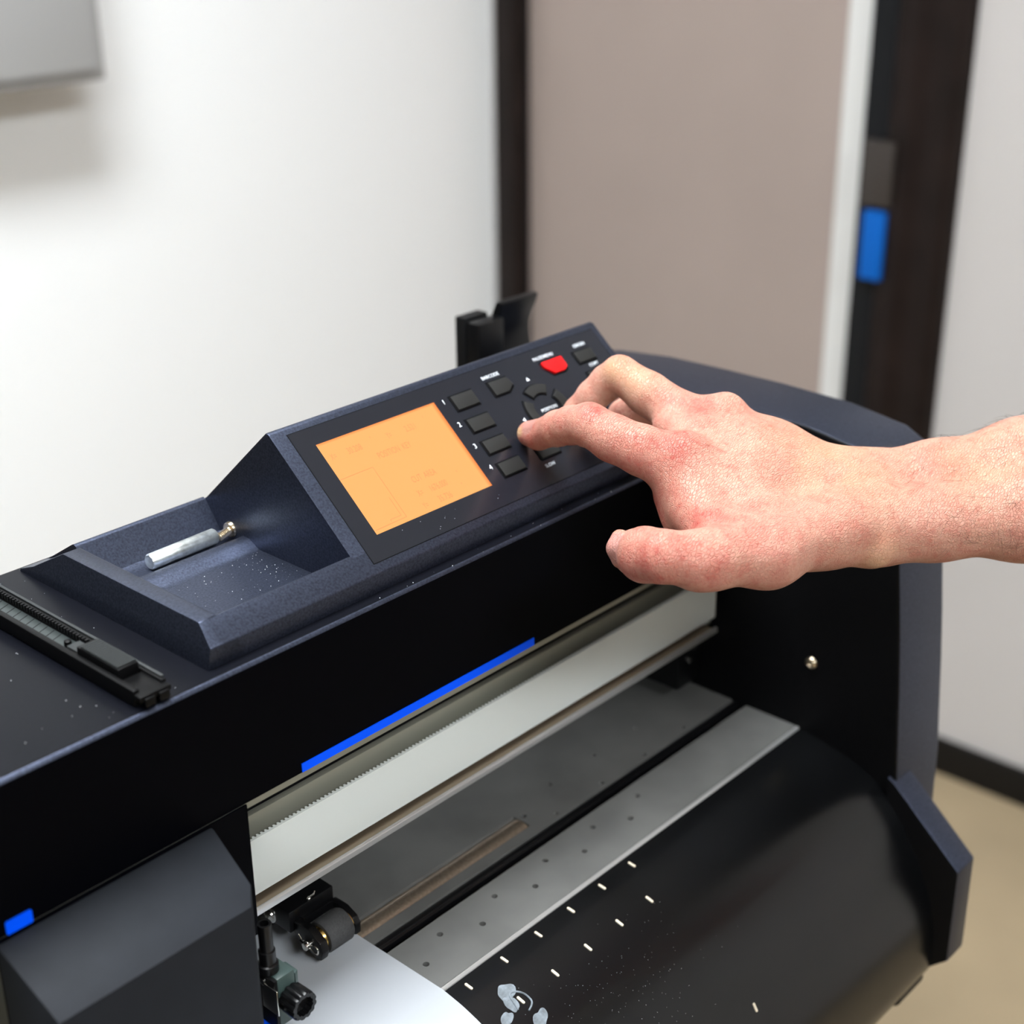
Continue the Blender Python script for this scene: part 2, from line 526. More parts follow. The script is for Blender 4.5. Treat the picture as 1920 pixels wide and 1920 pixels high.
lathe('rivet', M['plate'], mc, (0.379, -0.0376, ZP - .0001), (0, 0, 1), [(0, .0016), (.0003, .0015), (.0004, 0)], 16)
prism_x('plate_lip', M['lip'], mc, [(-.0502, ZP - .012), (-.0502, ZP), (-.0508, ZP + .0003), (-.0516, ZP + .0001), (-.0522, ZP - .0006), (-.0525, ZP - .0016), (-.0525, ZP - .012)], X0, XE - .0005, smooth=True)
prism_x('cutting_strip', M['black'], mc, [(-.0062, ZP - .006), (-.0062, ZP - .0012), (-.0050, ZP - .0004), (-.0038, ZP - .0010), (-.0025, ZP - .0004), (-.0006, ZP - .0010), (-.0006, ZP - .006)], X0, XE - .0005, bevel=.0003)
box('under_tray', M['gap'], mc, X0, XE - .0005, -0.0498, 0.150, ZP - .024, ZP - .020)

# ---- curved media guide in front
PROF = [(-.0527, .9060), (-.0600, .9053), (-.0680, .9041), (-.0850, .9004), (-.1012, .8953), (-.1110, .8900), (-.1188, .8835), (-.1290, .8730), (-.1376, .8600), (-.1475, .8425), (-.1557, .8225),
        (-.1600, .8030), (-.1613, .7850), (-.1595, .7720), (-.1540, .7620), (-.1489, .7566), (-.1380, .7500)]


def smooth_curve(P, n=6):
    out = []
    P = [np.array(p) for p in P]
    for i in range(len(P) - 1):
        p0, p1, p2, p3 = P[max(i - 1, 0)], P[i], P[i + 1], P[min(i + 2, len(P) - 1)]
        for k in range(n):
            t = k / n
            out.append(tuple(0.5 * ((2 * p1) + (-p0 + p2) * t + (2 * p0 - 5 * p1 + 4 * p2 - p3) * t * t + (-p0 + 3 * p1 - 3 * p2 + p3) * t ** 3)))
    out.append(tuple(P[-1]))
    return out


DC = smooth_curve(PROF, 5)
def drum_pt(y):
    """height and outward normal angle of the media guide at depth y"""
    for a, b in zip(DC[:-1], DC[1:]):
        if b[0] <= y <= a[0]:
            t = (y - a[0]) / (b[0] - a[0] - 1e-12)
            return a[1] + (b[1] - a[1]) * t, math.atan2(b[1] - a[1], b[0] - a[0])
    return DC[-1][1], 0


inner = [(p[0] + .0018 * (1 if i > 30 else .4), p[1] - .0018) for i, p in enumerate(DC)]
prism_x('media_guide', M['drum'], mc, DC + inner[::-1], X0, XE - .0005, smooth=True)
# tan inserts in the guide
pins = [(0.0928 + .02655 * k, -.0589) for k in range(6)] + [(0.1064 + .0264 * k, -.0818) for k in range(5)] + [(0.2285, -.1429)]
first = None
for (px, py) in pins:
    z, a = drum_pt(py)
    if first is None:
        bm = bmesh.new()
        xy = []
        L, W = .0026, .00075
        for k in range(16):
            t = 2 * math.pi * k / 16
            xy.append((W * math.cos(t), L * (1 if math.sin(t) > 0 else -1) - W * (1 if math.sin(t) > 0 else -1) + W * math.sin(t)))
        bm_prism(bm, xy, -.0012, .0005, lambda p, t: (p[0], p[1], t))
        bmesh.ops.recalc_face_normals(bm, faces=bm.faces[:])
        me = bpy.data.meshes.new('slot_insert')
        bm.to_mesh(me)
        bm.free()
        me.materials.append(M['slotpin'])
        PINMESH = me
        first = True
    o = bpy.data.objects.new('slot_insert', PINMESH)
    link(o, 'slot_insert', mc, (px, py, z))
    o.rotation_euler = (a + math.pi, 0, 0)
# pale adhesive residue left on the guide
def drum_patch(name, pts, thick=.00025):
    bm = bmesh.new()
    top, bot = [], []
    for (x, y) in pts:
        z, a = drum_pt(y)
        top.append(bm.verts.new((x, y, z + thick)))
        bot.append(bm.verts.new((x, y, z - .0004)))
    bm.faces.new(top)
    bm.faces.new(bot[::-1])
    n = len(pts)
    for i in range(n):
        bm.faces.new((top[i], bot[i], bot[(i + 1) % n], top[(i + 1) % n]))
    return obj_from_bm(name, bm, M['residue'], mc)


def blob(cx, cy, rx, ry, rot, seed, n=26, amp=.22):
    rnd = random.Random(seed)
    ph = [rnd.uniform(0, 6.28) for _ in range(4)]
    out = []
    for k in range(n):
        t = 2 * math.pi * k / n
        r = 1 + amp * (math.sin(2 * t + ph[0]) * .6 + math.sin(3 * t + ph[1]) * .5 + math.sin(5 * t + ph[2]) * .25)
        x, y = rx * r * math.cos(t), ry * r * math.sin(t)
        out.append((cx + x * math.cos(rot) - y * math.sin(rot), cy + x * math.sin(rot) + y * math.cos(rot)))
    return out


drum_patch('adhesive_residue', blob(.1045, -.0740, .0052, .0050, .4, 3))
drum_patch('adhesive_residue', blob(.1010, -.0805, .0032, .0050, -.3, 7))
drum_patch('adhesive_residue', blob(.0925, -.0850, .0050, .0026, .5, 5))
drum_patch('adhesive_residue', blob(.1065, -.0950, .0055, .0035, .6, 9))
ring = [(.1010, -.0850), (.1040, -.0765), (.1078, -.0765), (.1105, -.0800), (.1106, -.0850), (.1085, -.0872), (.1050, -.0885)]
rp = []
for (x, y) in smooth_curve(ring, 4):
    rp.append((x, y, drum_pt(y)[0] + .0003))
tube('adhesive_residue', M['residue'], mc, rp, .0005, 6)

# ---- right side cover, its inner plate and the corner bumper
SIDE = [(0.20, 0.70), (0.20, 1.085), (.185, 1.100), (.142, 1.1080), (.10, 1.1120), (.057, 1.1128), (.010, 1.1130), (-.040, 1.1115), (-.078, 1.1060), (-.094, 1.0980), (-.1025, 1.0850), (-.1060, 1.0680), (-.1094, 1.0411), (-.1148, .9932), (-.1181, .9577), (-.1229, .8946), (-.1250, .80), (-.1230, .70)]
sc = prism_x('side_cover', [M['navy'], M['side_black']], mc, SIDE, XE, XS, bevel=.0020, seg=3)
for p in sc.data.polygons:
    if p.normal.x < -0.3:
        p.material_index = 1
bump = prism_x('corner_bumper', [M['navy'], M['side_black']], mc, [(-.1180, .8990), (-.1232, .8960), (-.1712, .8530), (-.1716, .7850), (-.1560, .7700), (-.1180, .7700)], XE - .003, XE + .0185, bevel=.0012, seg=2)
for p in bump.data.polygons:
    if p.normal.x < -0.95:
        p.material_index = 1
bm = bmesh.new()
bm_lathe(bm, (XE + .0005, -.0570, .9561), (-1, 0, 0), [(0, .0042), (.0012, .0040), (.0024, .0030), (.0029, .0012), (.0024, .0009)], 24)
obj_from_bm('screw', bm, M['screwmetal'], mc, smooth=True)
for (y, z) in ((-.0085, .9512), (-.0080, .9382)):
    lathe('plug_hole', M['gap'], mc, (XE + .0004, y, z), (-1, 0, 0), [(0, .0024), (.0006, .0024), (.0006, .0017), (.0002, .0016)], 20)
lathe('end_foot', M['black_matt'], mc, (XE - .030, -.1480, .7640), (1, 0, 0), [(0, .0090), (.028, .0090)], 24)
# roll stopper behind the console
prism_x('roll_stopper', M['black'], mc, smooth_curve([(.186, 1.085), (.193, 1.112), (.194, 1.128), (.188, 1.143), (.186, 1.1490)], 4) + [(.190, 1.1500)] + smooth_curve([(.192, 1.149), (.199, 1.130), (.199, 1.110), (.192, 1.085)], 4), 0.3890, 0.4260, bevel=.0008)
box('roll_stopper_base', M['black'], mc, 0.3640, 0.3889, 0.184, 0.196, 1.080, 1.1405, bevel=.002)
box('roll_stopper_base', M['black_matt'], mc, 0.3640, 0.3860, 0.1965, 0.206, 1.080, 1.1425, bevel=.001)
# stand
for (x, y) in ((0.43, 0.05), (-0.70, 0.05)):
    box('stand_leg', M['stand'], mc, x - .03, x + .03, y - .04, y + .04, 0.05, 0.70, bevel=.004)
    box('stand_foot', M['stand'], mc, x - .035, x + .035, y - .30, y + .30, 0.0, 0.05, bevel=.006)
box('left_end', M['black_matt'], mc, X0 - .06, X0, -.12, .20, .70, 1.11, bevel=.003)
box('base_beam', M['stand'], mc, X0, XE, 0.02, 0.14, 0.70, 0.86)

# ---- tool carriage with its cover
def cover_top(y):
    return 1.0292 + .347 * (y + .003)


XYC = [(-.1167, -.0012), (-.1167, -.0433), (-.0222, -.0433), (-.0150, -.0340), (-.0097, -.0030), (-.0097, -.0012)]
bm = bmesh.new()
A = [bm.verts.new((x, y, .915)) for x, y in XYC]
B = [bm.verts.new((x, y, cover_top(y))) for x, y in XYC]
bm.faces.new(A[::-1])
bm.faces.new(B)
for i in range(len(XYC)):
    j = (i + 1) % len(XYC)
    bm.faces.new((A[i], A[j], B[j], B[i]))
carr = obj_from_bm('carriage_cover', bm, M['cover'], mc, bevel=.0010, seg=2)
box('carriage_plate', M['black_panel'], mc, -.1165, .0106, -.0011, -.0001, .958, 1.0309)
# tool holder beside the cover
hold = box('tool_holder', M['green'], mc, -.0028, .0078, -.0300, -.0165, .9270, .9550, bevel=.0016)
prism_z('clamp_lobe', M['green'], hold, [(.0079, -.0299), (.0105, -.0285), (.0105, -.0200), (.0079, -.0185)], .9270, .9520, bevel=.0005)
n_ = 36
bm = bmesh.new()
bm_lathe(bm, (.0036, -.0301, .9418), (0, -1, 0), [(0, .0066), (.0006, .0072), (.0098, .0074), (.0108, .0070), (.0108, .0050), (.0070, .0046), (.0066, .0)], n_, wob=lambda k: 1.0 if (k % 3) else 0.90)
obj_from_bm('clamp_knob', bm, M['black'], hold, smooth=True)
lathe('pen_barrel', M['black'], hold, (-.0008, -.0215, .9552), (0, 0, 1), [(0, .0050), (.004, .0050), (.0045, .0040), (.0115, .0040), (.012, .0033), (.0265, .0033), (.0265, .0022), (.018, .0020)], 28)
box('side_plate', M['steel'], hold, -.0052, -.0045, -.0322, -.0210, .9365, .9508, bevel=.0002)
lathe('side_screw', M['steel'], hold, (-.0046, -.0225, .9517), (-1, 0, 0), [(0, .0017), (.0012, .0017), (.0016, .0010)], 16)
box('holder_arm', M['black_matt'], hold, -.0044, -.0029, -.0300, -.0165, .9270, .9545)
lathe('blade_wheel', M['blue'], hold, (-.0025, -.0235, .9266), (0, 0, -1), [(0, .0048), (.010, .0048), (.012, .0040)], 36, wob=lambda k: 1.0 if k % 2 else .93)

# ---- pinch roller under the rail
pr = box('pinch_bracket', M['black'], mc, .0495, .0795, .0260, .0560, .9190, .9320, bevel=.0008)
prism_x('cheek', M['black'], pr, [(.0262, .9185), (.0262, .9250), (.0150, .9262), (.0060, .9215), (.0040, .9165), (.0060, .9108), (.0120, .9115), (.0180, .9140)], .0520, .0568, bevel=.0006)
prism_x('cheek', M['black'], pr, [(.0262, .9165), (.0262, .9245), (.0160, .9245), (.0090, .9215), (.0068, .9180), (.0072, .9115), (.0120, .9105), (.0190, .9130)], .0770, .0808, bevel=.0006)
box('bridge', M['black'], pr, .0569, .0769, .0235, .0262, .9205, .9255, bevel=.0005)
box('rear_arm', M['black_matt'], pr, .0580, .0700, .0561, .0900, .9230, .9600)
wh = lathe('wheel', M['wheel'], pr, (.0592, .0138, .9172), (1, 0, 0), [(0, .0070), (0, .0084), (.0010, .0091), (.0150, .0091), (.0160, .0084), (.0160, .0070)], 40)
lathe('hub', M['brass'], wh, (.0572, .0138, .9172), (1, 0, 0), [(0, .0062), (.0014, .0066), (.0018, .0066), (.0022, .0060), (.0180, .0060), (.0184, .0066), (.0195, .0064)], 32)
ax = lathe('axle_pin', M['steel'], pr, (.0478, .0136, .9180), (1, 0, 0), [(0, .0014), (.0004, .0022), (.0043, .0022)], 20)
tube('spring_clip', M['steel'], pr, smooth_curve([(.0504, .0205, .9215), (.0502, .0175, .9192), (.0500, .0155, .9203), (.0499, .0136, .9203), (.0500, .0120, .9190), (.0502, .0095, .9205), (.0503, .0065, .9200), (.0503, .0055, .9180), (.0503, .0065, .9160), (.0503, .0100, .9163), (.0503, .0120, .9170)], 4), .00045, 8)
tube('spring_clip', M['steel'], pr, [(.0504, .0200, .9178), (.0502, .0175, .9170), (.0501, .0158, .9172)], .00045, 8)
bm = bmesh.new()
bm_lathe(bm, (.0496, .0410, .9235), (-1, 0, 0), [(0, .0046), (.0008, .0046), (.0012, .0036), (.0022, .0034), (.0026, .0020), (.0030, .0009)], 28)
obj_from_bm('pivot_screw', bm, M['steel'], pr, smooth=True)
lathe('retaining_clip', M['steel'], pr, (.0640, .0275, .9318), (0, -.35, 1), [(0, .0010), (.0012, .0010), (.0016, .0005)], 14)
tube('retaining_clip', M['steel'], pr, [(.0625, .0268, .9330), (.0645, .0262, .9338), (.0665, .0262, .9342), (.0678, .0270, .9350)], .0004, 8)
# far pinch roller, mostly hidden behind the rail
pr2 = box('pinch_bracket', M['black'], mc, .378, .402, .0226, .0560, .9190, .9520, bevel=.0008)
lathe('axle_pin', M['steel'], pr2, (.3895, .0195, .9490), (1, -.02, .0), [(0, .0022), (.0165, .0022)], 16)
lathe('pivot_screw', M['steel'], pr2, (.3906, .0225, .9370), (0, -1, 0), [(0, .0022), (.001, .0021), (.0014, .001)], 16)

# ------------------------------------------------------------------ control console (part of the cutter)
TH = math.radians(41)
PO = Vector((0, .0085, 1.1100))
PD = Vector((0, math.cos(TH), math.sin(TH)))
PN = Vector((0, -math.sin(TH), math.cos(TH)))


def P3(x, v, h=0.0):
    """panel coordinates in millimetres -> world"""
    return Vector((x / 1000, 0, 0)) + PO + PD * (v / 1000) + PN * (h / 1000)


def py(v, h=0.0):
    q = PO + PD * (v / 1000) + PN * (h / 1000)
    return (q.y, q.z)


con = prism_x('control_console', M['navy'], mc, [(.0160, ZT - .0005), (.0160, py(12.0)[1] - .003), py(12.0, .02), py(87.2, .02), (.0765, 1.1675), (.131, 1.1180), (.160, 1.1015), (.1612, ZT - .0005)], .0978, .3484, bevel=.0009, seg=2, bsel=lambda q: q.z > 1.1195 or q.y > .13)
prism_x('front_band', M['navy'], con, [(.0085, ZT - .0005), (.0085, 1.1100), (.0187, 1.1188), (.0205, 1.1178), (.0235, 1.1000), (.0235, ZT - .0005)], .0120, .3484, bevel=.0009, seg=2, bsel=lambda q: q.y < .0195 and q.x > .02 and q.z > 1.105)
# recessed area is modelled as a thin overlay sheet lying in a shallow frame
def panel_poly(name, m, parent, pts, h0, h1, bevel=0.0, seg=2):
    bm = bmesh.new()
    bm_prism(bm, pts, h0, h1, lambda p, t: P3(p[0], p[1], t))
    return obj_from_bm(name, bm, m, parent, bevel=bevel, seg=seg)


def rect(x0, x1, v0, v1):
    return [(x0, v0), (x1, v0), (x1, v1), (x0, v1)]


def rrect(x0, x1, v0, v1, r, n=4):
    out = []
    for (cx, cy, a0) in ((x1 - r, v0 + r, -90), (x1 - r, v1 - r, 0), (x0 + r, v1 - r, 90), (x0 + r, v0 + r, 180)):
        for k in range(n + 1):
            a = math.radians(a0 + 90 * k / n)
            out.append((cx + r * math.cos(a), cy + r * math.sin(a)))
    return out


panel_poly('overlay_seam', M['gap'], con, rect(106.9, 343.6, 4.7, 83.9), -.2, .04)
ov = panel_poly('overlay', M['overlay'], con, rect(107.3, 343.2, 5.1, 83.5), -.2, .16)
scr = panel_poly('screen', M['screen'], con, rect(118.8, 201.7, 18.0, 73.5), -.1, .30)


def text_mesh(name, body, m, parent, x, v, size, h, align='CENTER', sx=1.0, thick=0.02, bold=0.0):
    cu = bpy.data.curves.new('txt', 'FONT')
    cu.body = body
    cu.size = 1.0
    cu.align_x = align
    cu.align_y = 'CENTER'
    cu.extrude = 0
    cu.offset = bold
    cu.resolution_u = 3
    tmp = bpy.data.objects.new('txt', cu)
    COL.objects.link(tmp)
    bpy.context.view_layer.update()
    me0 = bpy.data.meshes.new_from_object(tmp)
    bpy.data.objects.remove(tmp, do_unlink=True)
    bm = bmesh.new()
    bm.from_mesh(me0)
    bpy.data.meshes.remove(me0)
    for q in bm.verts:
        q.co = P3(x + q.co.x * size * sx, v + q.co.y * size, h)
    r = bmesh.ops.extrude_face_region(bm, geom=bm.faces[:])
    for g in r['geom']:
        if isinstance(g, bmesh.types.BMVert):
            g.co += PN * (thick / 1000)
    return obj_from_bm(name, bm, m, parent)


# text and drawing on the screen
LT = [('X=', 122.0, 64.2, 4.6, .70), ('30.208', 133.0, 64.2, 4.6, .85), ('"', 150.2, 66.0, 4.0, .8), ('Y=', 160.5, 64.6, 4.6, .70), ('2.521', 173.5, 64.6, 4.6, .85), ('"', 188.5, 66.6, 4.0, .8),
      ('POSITION  KEY', 148.0, 56.0, 4.6, .80), ('CUT  AREA', 157.5, 37.2, 4.6, .80), ('X=', 155.5, 29.2, 4.6, .70), ('1676.000', 164.0, 29.2, 4.6, .80), ('"', 186.0, 31.4, 4.0, .8),
      ('Y=', 154.0, 21.9, 4.6, .70), ('35.736', 165.0, 22.2, 4.6, .85), ('"', 184.0, 24.2, 4.0, .8)]
for (t, x, v, s, sx) in LT:
    text_mesh('screen_text', t, M['lcdtext'], scr, x, v, s * 1.15, .30, 'LEFT', sx * .80, thick=.01)
def lcd_line(x0, v0, x1, v1, w=.16):
    d = Vector((x1 - x0, v1 - v0)).normalized()
    n = Vector((-d.y, d.x)) * w
    panel_poly('screen_line', M['lcdtext'], scr, [(x0 + n.x, v0 + n.y), (x0 - n.x, v0 - n.y), (x1 - n.x, v1 - n.y), (x1 + n.x, v1 + n.y)], .30, .311)


for L in ((119.0, 51.5, 141.0, 51.7), (141.0, 51.7, 141.0, 20.6), (141.0, 20.6, 119.4, 20.2), (138.6, 33.5, 138.6, 22.4), (138.6, 22.4, 131.2, 22.4), (131.2, 22.4, 131.2, 21.2)):
    lcd_line(*L)


def button(name, pts, m, h=1.5, gap=1.1, bev=.35, ring=True):
    cx = sum(p[0] for p in pts) / len(pts)
    cy = sum(p[1] for p in pts) / len(pts)
    if ring:
        big = [(p[0] + gap * (1 if p[0] > cx else -1), p[1] + gap * (1 if p[1] > cy else -1)) for p in pts]
        panel_poly('button_recess', M['gap'], con, big, -.1, .19)
    return panel_poly(name, m, con, pts, .0, h, bevel=bev / 1000, seg=2)


for (x0, x1, v0, v1) in ((212.6, 230.0, 63.6, 73.2), (212.6, 230.0, 48.6, 57.4), (212.6, 230.0, 33.9, 42.6), (212.6, 230.0, 19.0, 27.8)):
    button('menu_button', rect(x0 + .4, x1 - .4, v0 + .4, v1 - .4), M['rubber'])
button('barcode_button', [(243.0, 64.2), (253.5, 64.2), (259.2, 67.6), (257.4, 73.0), (243.0, 73.0)], M['rubber'])
button('pause_button', [(288.0, 70.2), (288.0, 73.4), (305.0, 73.4), (305.0, 66.4), (301.5, 64.6), (293.0, 64.6)], M['red'], h=1.8)['label'] = 'red pause button'
button('origin_button', rect(316.0, 331.0, 65.2, 72.6), M['rubber'])
button('copy_button', rect(316.0, 331.0, 50.5, 58.0), M['rubber'])
# direction pad: four arc keys round the position key
DCX, DCV = 271.5, 46.5


def arc_key(name, a0, a1, r0, r1, n=7):
    out = []
    for k in range(n + 1):
        a = math.radians(a0 + (a1 - a0) * k / n)
        out.append((DCX + r1 * math.cos(a), DCV + r1 * math.sin(a)))
    for k in range(n + 1):
        a = math.radians(a1 + (a0 - a1) * k / n)
        out.append((DCX + r0 * math.cos(a), DCV + r0 * math.sin(a)))
    grow = []
    for (r, s) in ((r1 + .9, 1), (r0 - .9, -1)):
        for k in range(n + 1):
            t = k / n if s > 0 else 1 - k / n
            a = math.radians(a0 - 3.5 + (a1 - a0 + 7) * t)
            grow.append((DCX + r * math.cos(a), DCV + r * math.sin(a)))
    panel_poly('button_recess', M['gap'], con, grow, -.1, .19)
    return panel_poly(name, M['rubber'], con, out, .0, 1.5, bevel=.0003)


for a in (90, 180, 270, 0):
    arc_key('arrow_button', a - 33, a + 33, 10.2, 16.2)
button('slow_button', rrect(243.5, 259.0, 20.3, 29.5, 1.0), M['rubber'])
bm = bmesh.new()
for (x, v) in ((272.0, 67.4), (250.6, 45.4), (294.6, 45.9)):
    bm_prism(bm, [(x - 1.3, v - 1.0), (x + 1.3, v - 1.0), (x, v + 1.2)] if v > 60 else ([(x + 1.0, v - 1.3), (x + 1.0, v + 1.3), (x - 1.2, v)] if x < 260 else [(x - 1.0, v - 1.3), (x + 1.2, v), (x - 1.0, v + 1.3)]), .165, .185, lambda p, t: P3(p[0], p[1], t))
    obj_from_bm('arrow_mark', bm, M['print'], con)
    bm = bmesh.new()
bm.free()
for (t, x, v, s, sx) in (('1', 207.9, 71.4, 4.2, 1), ('2', 207.9, 56.3, 4.2, 1), ('3', 208.2, 41.7, 4.2, 1), ('4', 208.6, 27.3, 4.2, 1), ('BARCODE', 248.8, 76.8, 3.0, 1.0), ('PAUSE/MENU', 293.6, 77.0, 3.0, .98), ('ORIGIN', 325.3, 76.6, 3.0, 1.0), ('COPY', 326.2, 62.0, 3.0, 1.0), ('POSITION', 272.6, 46.3, 2.9, 1.0), ('SLOW', 246.8, 15.8, 2.8, 1.0)):
    text_mesh('panel_print', t, M['print'], con, x, v, s, .165, 'CENTER', sx, bold=.010)

# ---- tray at the left of the console
Z1 = 1.1188
outer = [(.0085, ZT - .0005), (.0085, 1.1100), (.0187, Z1), (.1256, Z1), (.150, 1.1055), (.1612, 1.1012), (.1612, ZT - .0005)]


def xo(z):
    return .0036 + (z - ZT) / (Z1 - ZT) * .0046


def xi(z):
    return .0235 - (z - ZT) / (Z1 - ZT) * .0055


bm = bmesh.new()
bm_prism(bm, outer, 0, 1, lambda p, t: ((xo(p[1]) if t == 0 else xi(p[1])), p[0], p[1]))
obj_from_bm('tray_rim', bm, M['navy'], con, bevel=.0008, seg=2, bsel=lambda q: not (q.x > .0115 and q.y < .019 and abs(q.x - .013) > .0031))
floor_prof = [(.0215, ZT - .0005), (.0215, 1.1006), (.0870, 1.1006), (.0905, 1.1012), (.0935, 1.1030), (.0968, 1.1045), (.1015, 1.1047), (.1040, 1.1030), (.1060, 1.1008), (.1150, 1.1008), (.1205, 1.1022), (.1312, 1.1170), (.1330, 1.1178), (.1345, 1.1172), (.1600, 1.1015), (.1612, 1.1008), (.1612, ZT - .0005)]
prism_x('parts_tray', M['navy'], con, floor_prof, .0190, .0979, bevel=.0005, seg=2, bsel=lambda q: .03 < q.y < .159 and .02 < q.x < .097)

# ------------------------------------------------------------------ loose things on the cutter
# zinc pin lying in the groove of the tray
pin = lathe('dowel_pin', M['zinc'], None, (.0462, .1108, 1.1052), (1, .02, 0), [(0, .0036), (.0008, .0042), (.0405, .0042), (.0412, .0037)], 36)
tag(pin, 'silver zinc dowel pin lying in the console tray', 'pin')
# screw beside it
sw = empty('machine_screw', (.093, .110, 1.1010))
tag(sw, 'small brass coloured machine screw beside the silver pin', 'screw')
sd = Vector((1, .12, .16)).normalized()
sp0 = Vector((.0880, .1102, 1.1040))
bm = bmesh.new()
bm_lathe(bm, sp0, sd, [(0, .0010), (.0006, .0019)] + [(.0006 + .0005 * k, .0023 if k % 2 else .0018) for k in range(1, 15)] + [(.0080, .0021), (.0086, .0021)], 20)
obj_from_bm('thread', bm, M['screwmetal'], sw, smooth=True)
lathe('head', M['screwmetal'], sw, sp0 + sd * .0085, sd, [(0, .0040), (.0004, .0043), (.0022, .0043), (.0030, .0034), (.0032, .0014), (.0020, .0012)], 32)

# snap-off knife lying on top of the beam
kn = empty('utility_knife', (-.028, .08, ZT))
tag(kn, 'black snap off utility knife lying on the machine top', 'knife')
KX0, KX1, KY0, KY1 = -.0362, -.0196, .0040, .1630
kb = ZT + .0004
box('channel', M['knifeblack'], kn, KX0 + .001, KX1 - .001, KY0 + .002, KY1, kb, kb + .0035, bevel=.0005)
box('rail', M['knifeblack'], kn, KX0, KX0 + .0032, KY0 + .002, KY1, kb + .0002, kb + .0080, bevel=.0009)
box('rail', M['knifeblack'], kn, KX1 - .0024, KX1, KY0 + .002, KY1, kb + .0002, kb + .0074, bevel=.0006)
box('edge_trim', M['knifegrey'], kn, KX1 - .0011, KX1 + .0004, KY0 + .004, KY1, kb + .0074, kb + .0082, bevel=.0003)
rack = None
bm = bmesh.new()
y = .0600
while y < KY1 - .002:
    bm_box(bm, KX1 - .0040, KX1 - .0024, y, y + .0011, kb + .0050, kb + .0076)
    y += .0024
rk = obj_from_bm('rack_teeth', bm, M['black_matt'], kn)
rk['kind'] = 'stuff'
bl = box('blade', M['knifeblade'], kn, KX0 + .0034, KX1 - .0043, .0665, KY1, kb + .0036, kb + .0042)
for k in range(15):
    yy = .0760 + .0056 * k
    bm = bmesh.new()
    bm_prism(bm, [(KX0 + .0042, yy), (KX0 + .0042, yy + .0005), (KX1 - .0046, yy + .0035), (KX1 - .0046, yy + .0030)], kb + .0042, kb + .00428, lambda p, t: (p[0], p[1], t))
    obj_from_bm('score_line', bm, M['black_matt'], bl)
lathe('blade_post', M['knifeblack'], kn, (-.0290, .0660, kb + .0030), (0, 0, 1), [(0, .0019), (.0046, .0017), (.0050, .0010)], 16)
sl = box('slider', M['knifeblack'], kn, KX0 + .0036, KX1 - .0026, .0215, .0530, kb + .0036, kb + .0108, bevel=.0006)  # body darker than its grey ribs, painting the shade in the gaps
for k in range(17):
    box('grip_rib', M['knifegrey'], sl, KX0 + .0040, KX1 - .0030, .0228 + .00165 * k, .0236 + .00165 * k, kb + .0108, kb + .0117)
box('slider_tongue', M['knifegrey'], kn, KX0 + .0052, KX1 - .0046, .0531, .0640, kb + .0043, kb + .0066, bevel=.0004)
ec = box('end_cap', M['knifeblack'], kn, KX0 + .0003, KX1 - .0003, KY0 - .002, KY0 + .0165, kb + .0036, kb + .0062, bevel=.0006)
box('cap_lug', M['knifeblack'], ec, KX0 + .0022, KX0 + .0072, KY0 - .0034, KY0 - .0021, kb + .0012, kb + .0052, bevel=.0005)
box('cap_lug', M['knifeblack'], ec, KX1 - .0072, KX1 - .0022, KY0 - .0034, KY0 - .0021, kb + .0012, kb + .0052, bevel=.0005)

# white vinyl sheet running over the platen and the guide
bm = bmesh.new()
prof = [(.050, ZP + .0006), (.020, ZP + .0006), (.0, ZP + .0006), (-.0112, ZP + .0006), (-.046, ZP + .0006), (-.0500, ZP + .0006)] + [(p[0] - .0004, max(p[1] + .0009, 0)) for p in smooth_curve([(-.0522, ZP - .0003), (-.0600, .9056), (-.0680, .9044), (-.0850, .9006), (-.1012, .8954), (-.1110, .8901), (-.1188, .8836), (-.1290, .8731), (-.1376, .8601), (-.1475, .8426), (-.1557, .8226)], 4)]
xs = [-.24 + .321 * k / 12 for k in range(13)]
rows = []
for i, (y, z) in enumerate(prof):
    k = max(0.0, (-y - .05))
    rows.append([bm.verts.new((x - (.0 if j < 12 else 1.2 * k * k), y, z)) for j, x in enumerate(xs)])
for a, b in zip(rows[:-1], rows[1:]):
    for k in range(12):
        bm.faces.new((a[k], a[k + 1], b[k + 1], b[k]))
sheet = obj_from_bm('vinyl_sheet', bm, M['paper'], None, smooth=True)
tag(sheet, 'glossy white vinyl sheet fed through the cutter over the platen', 'sheet')

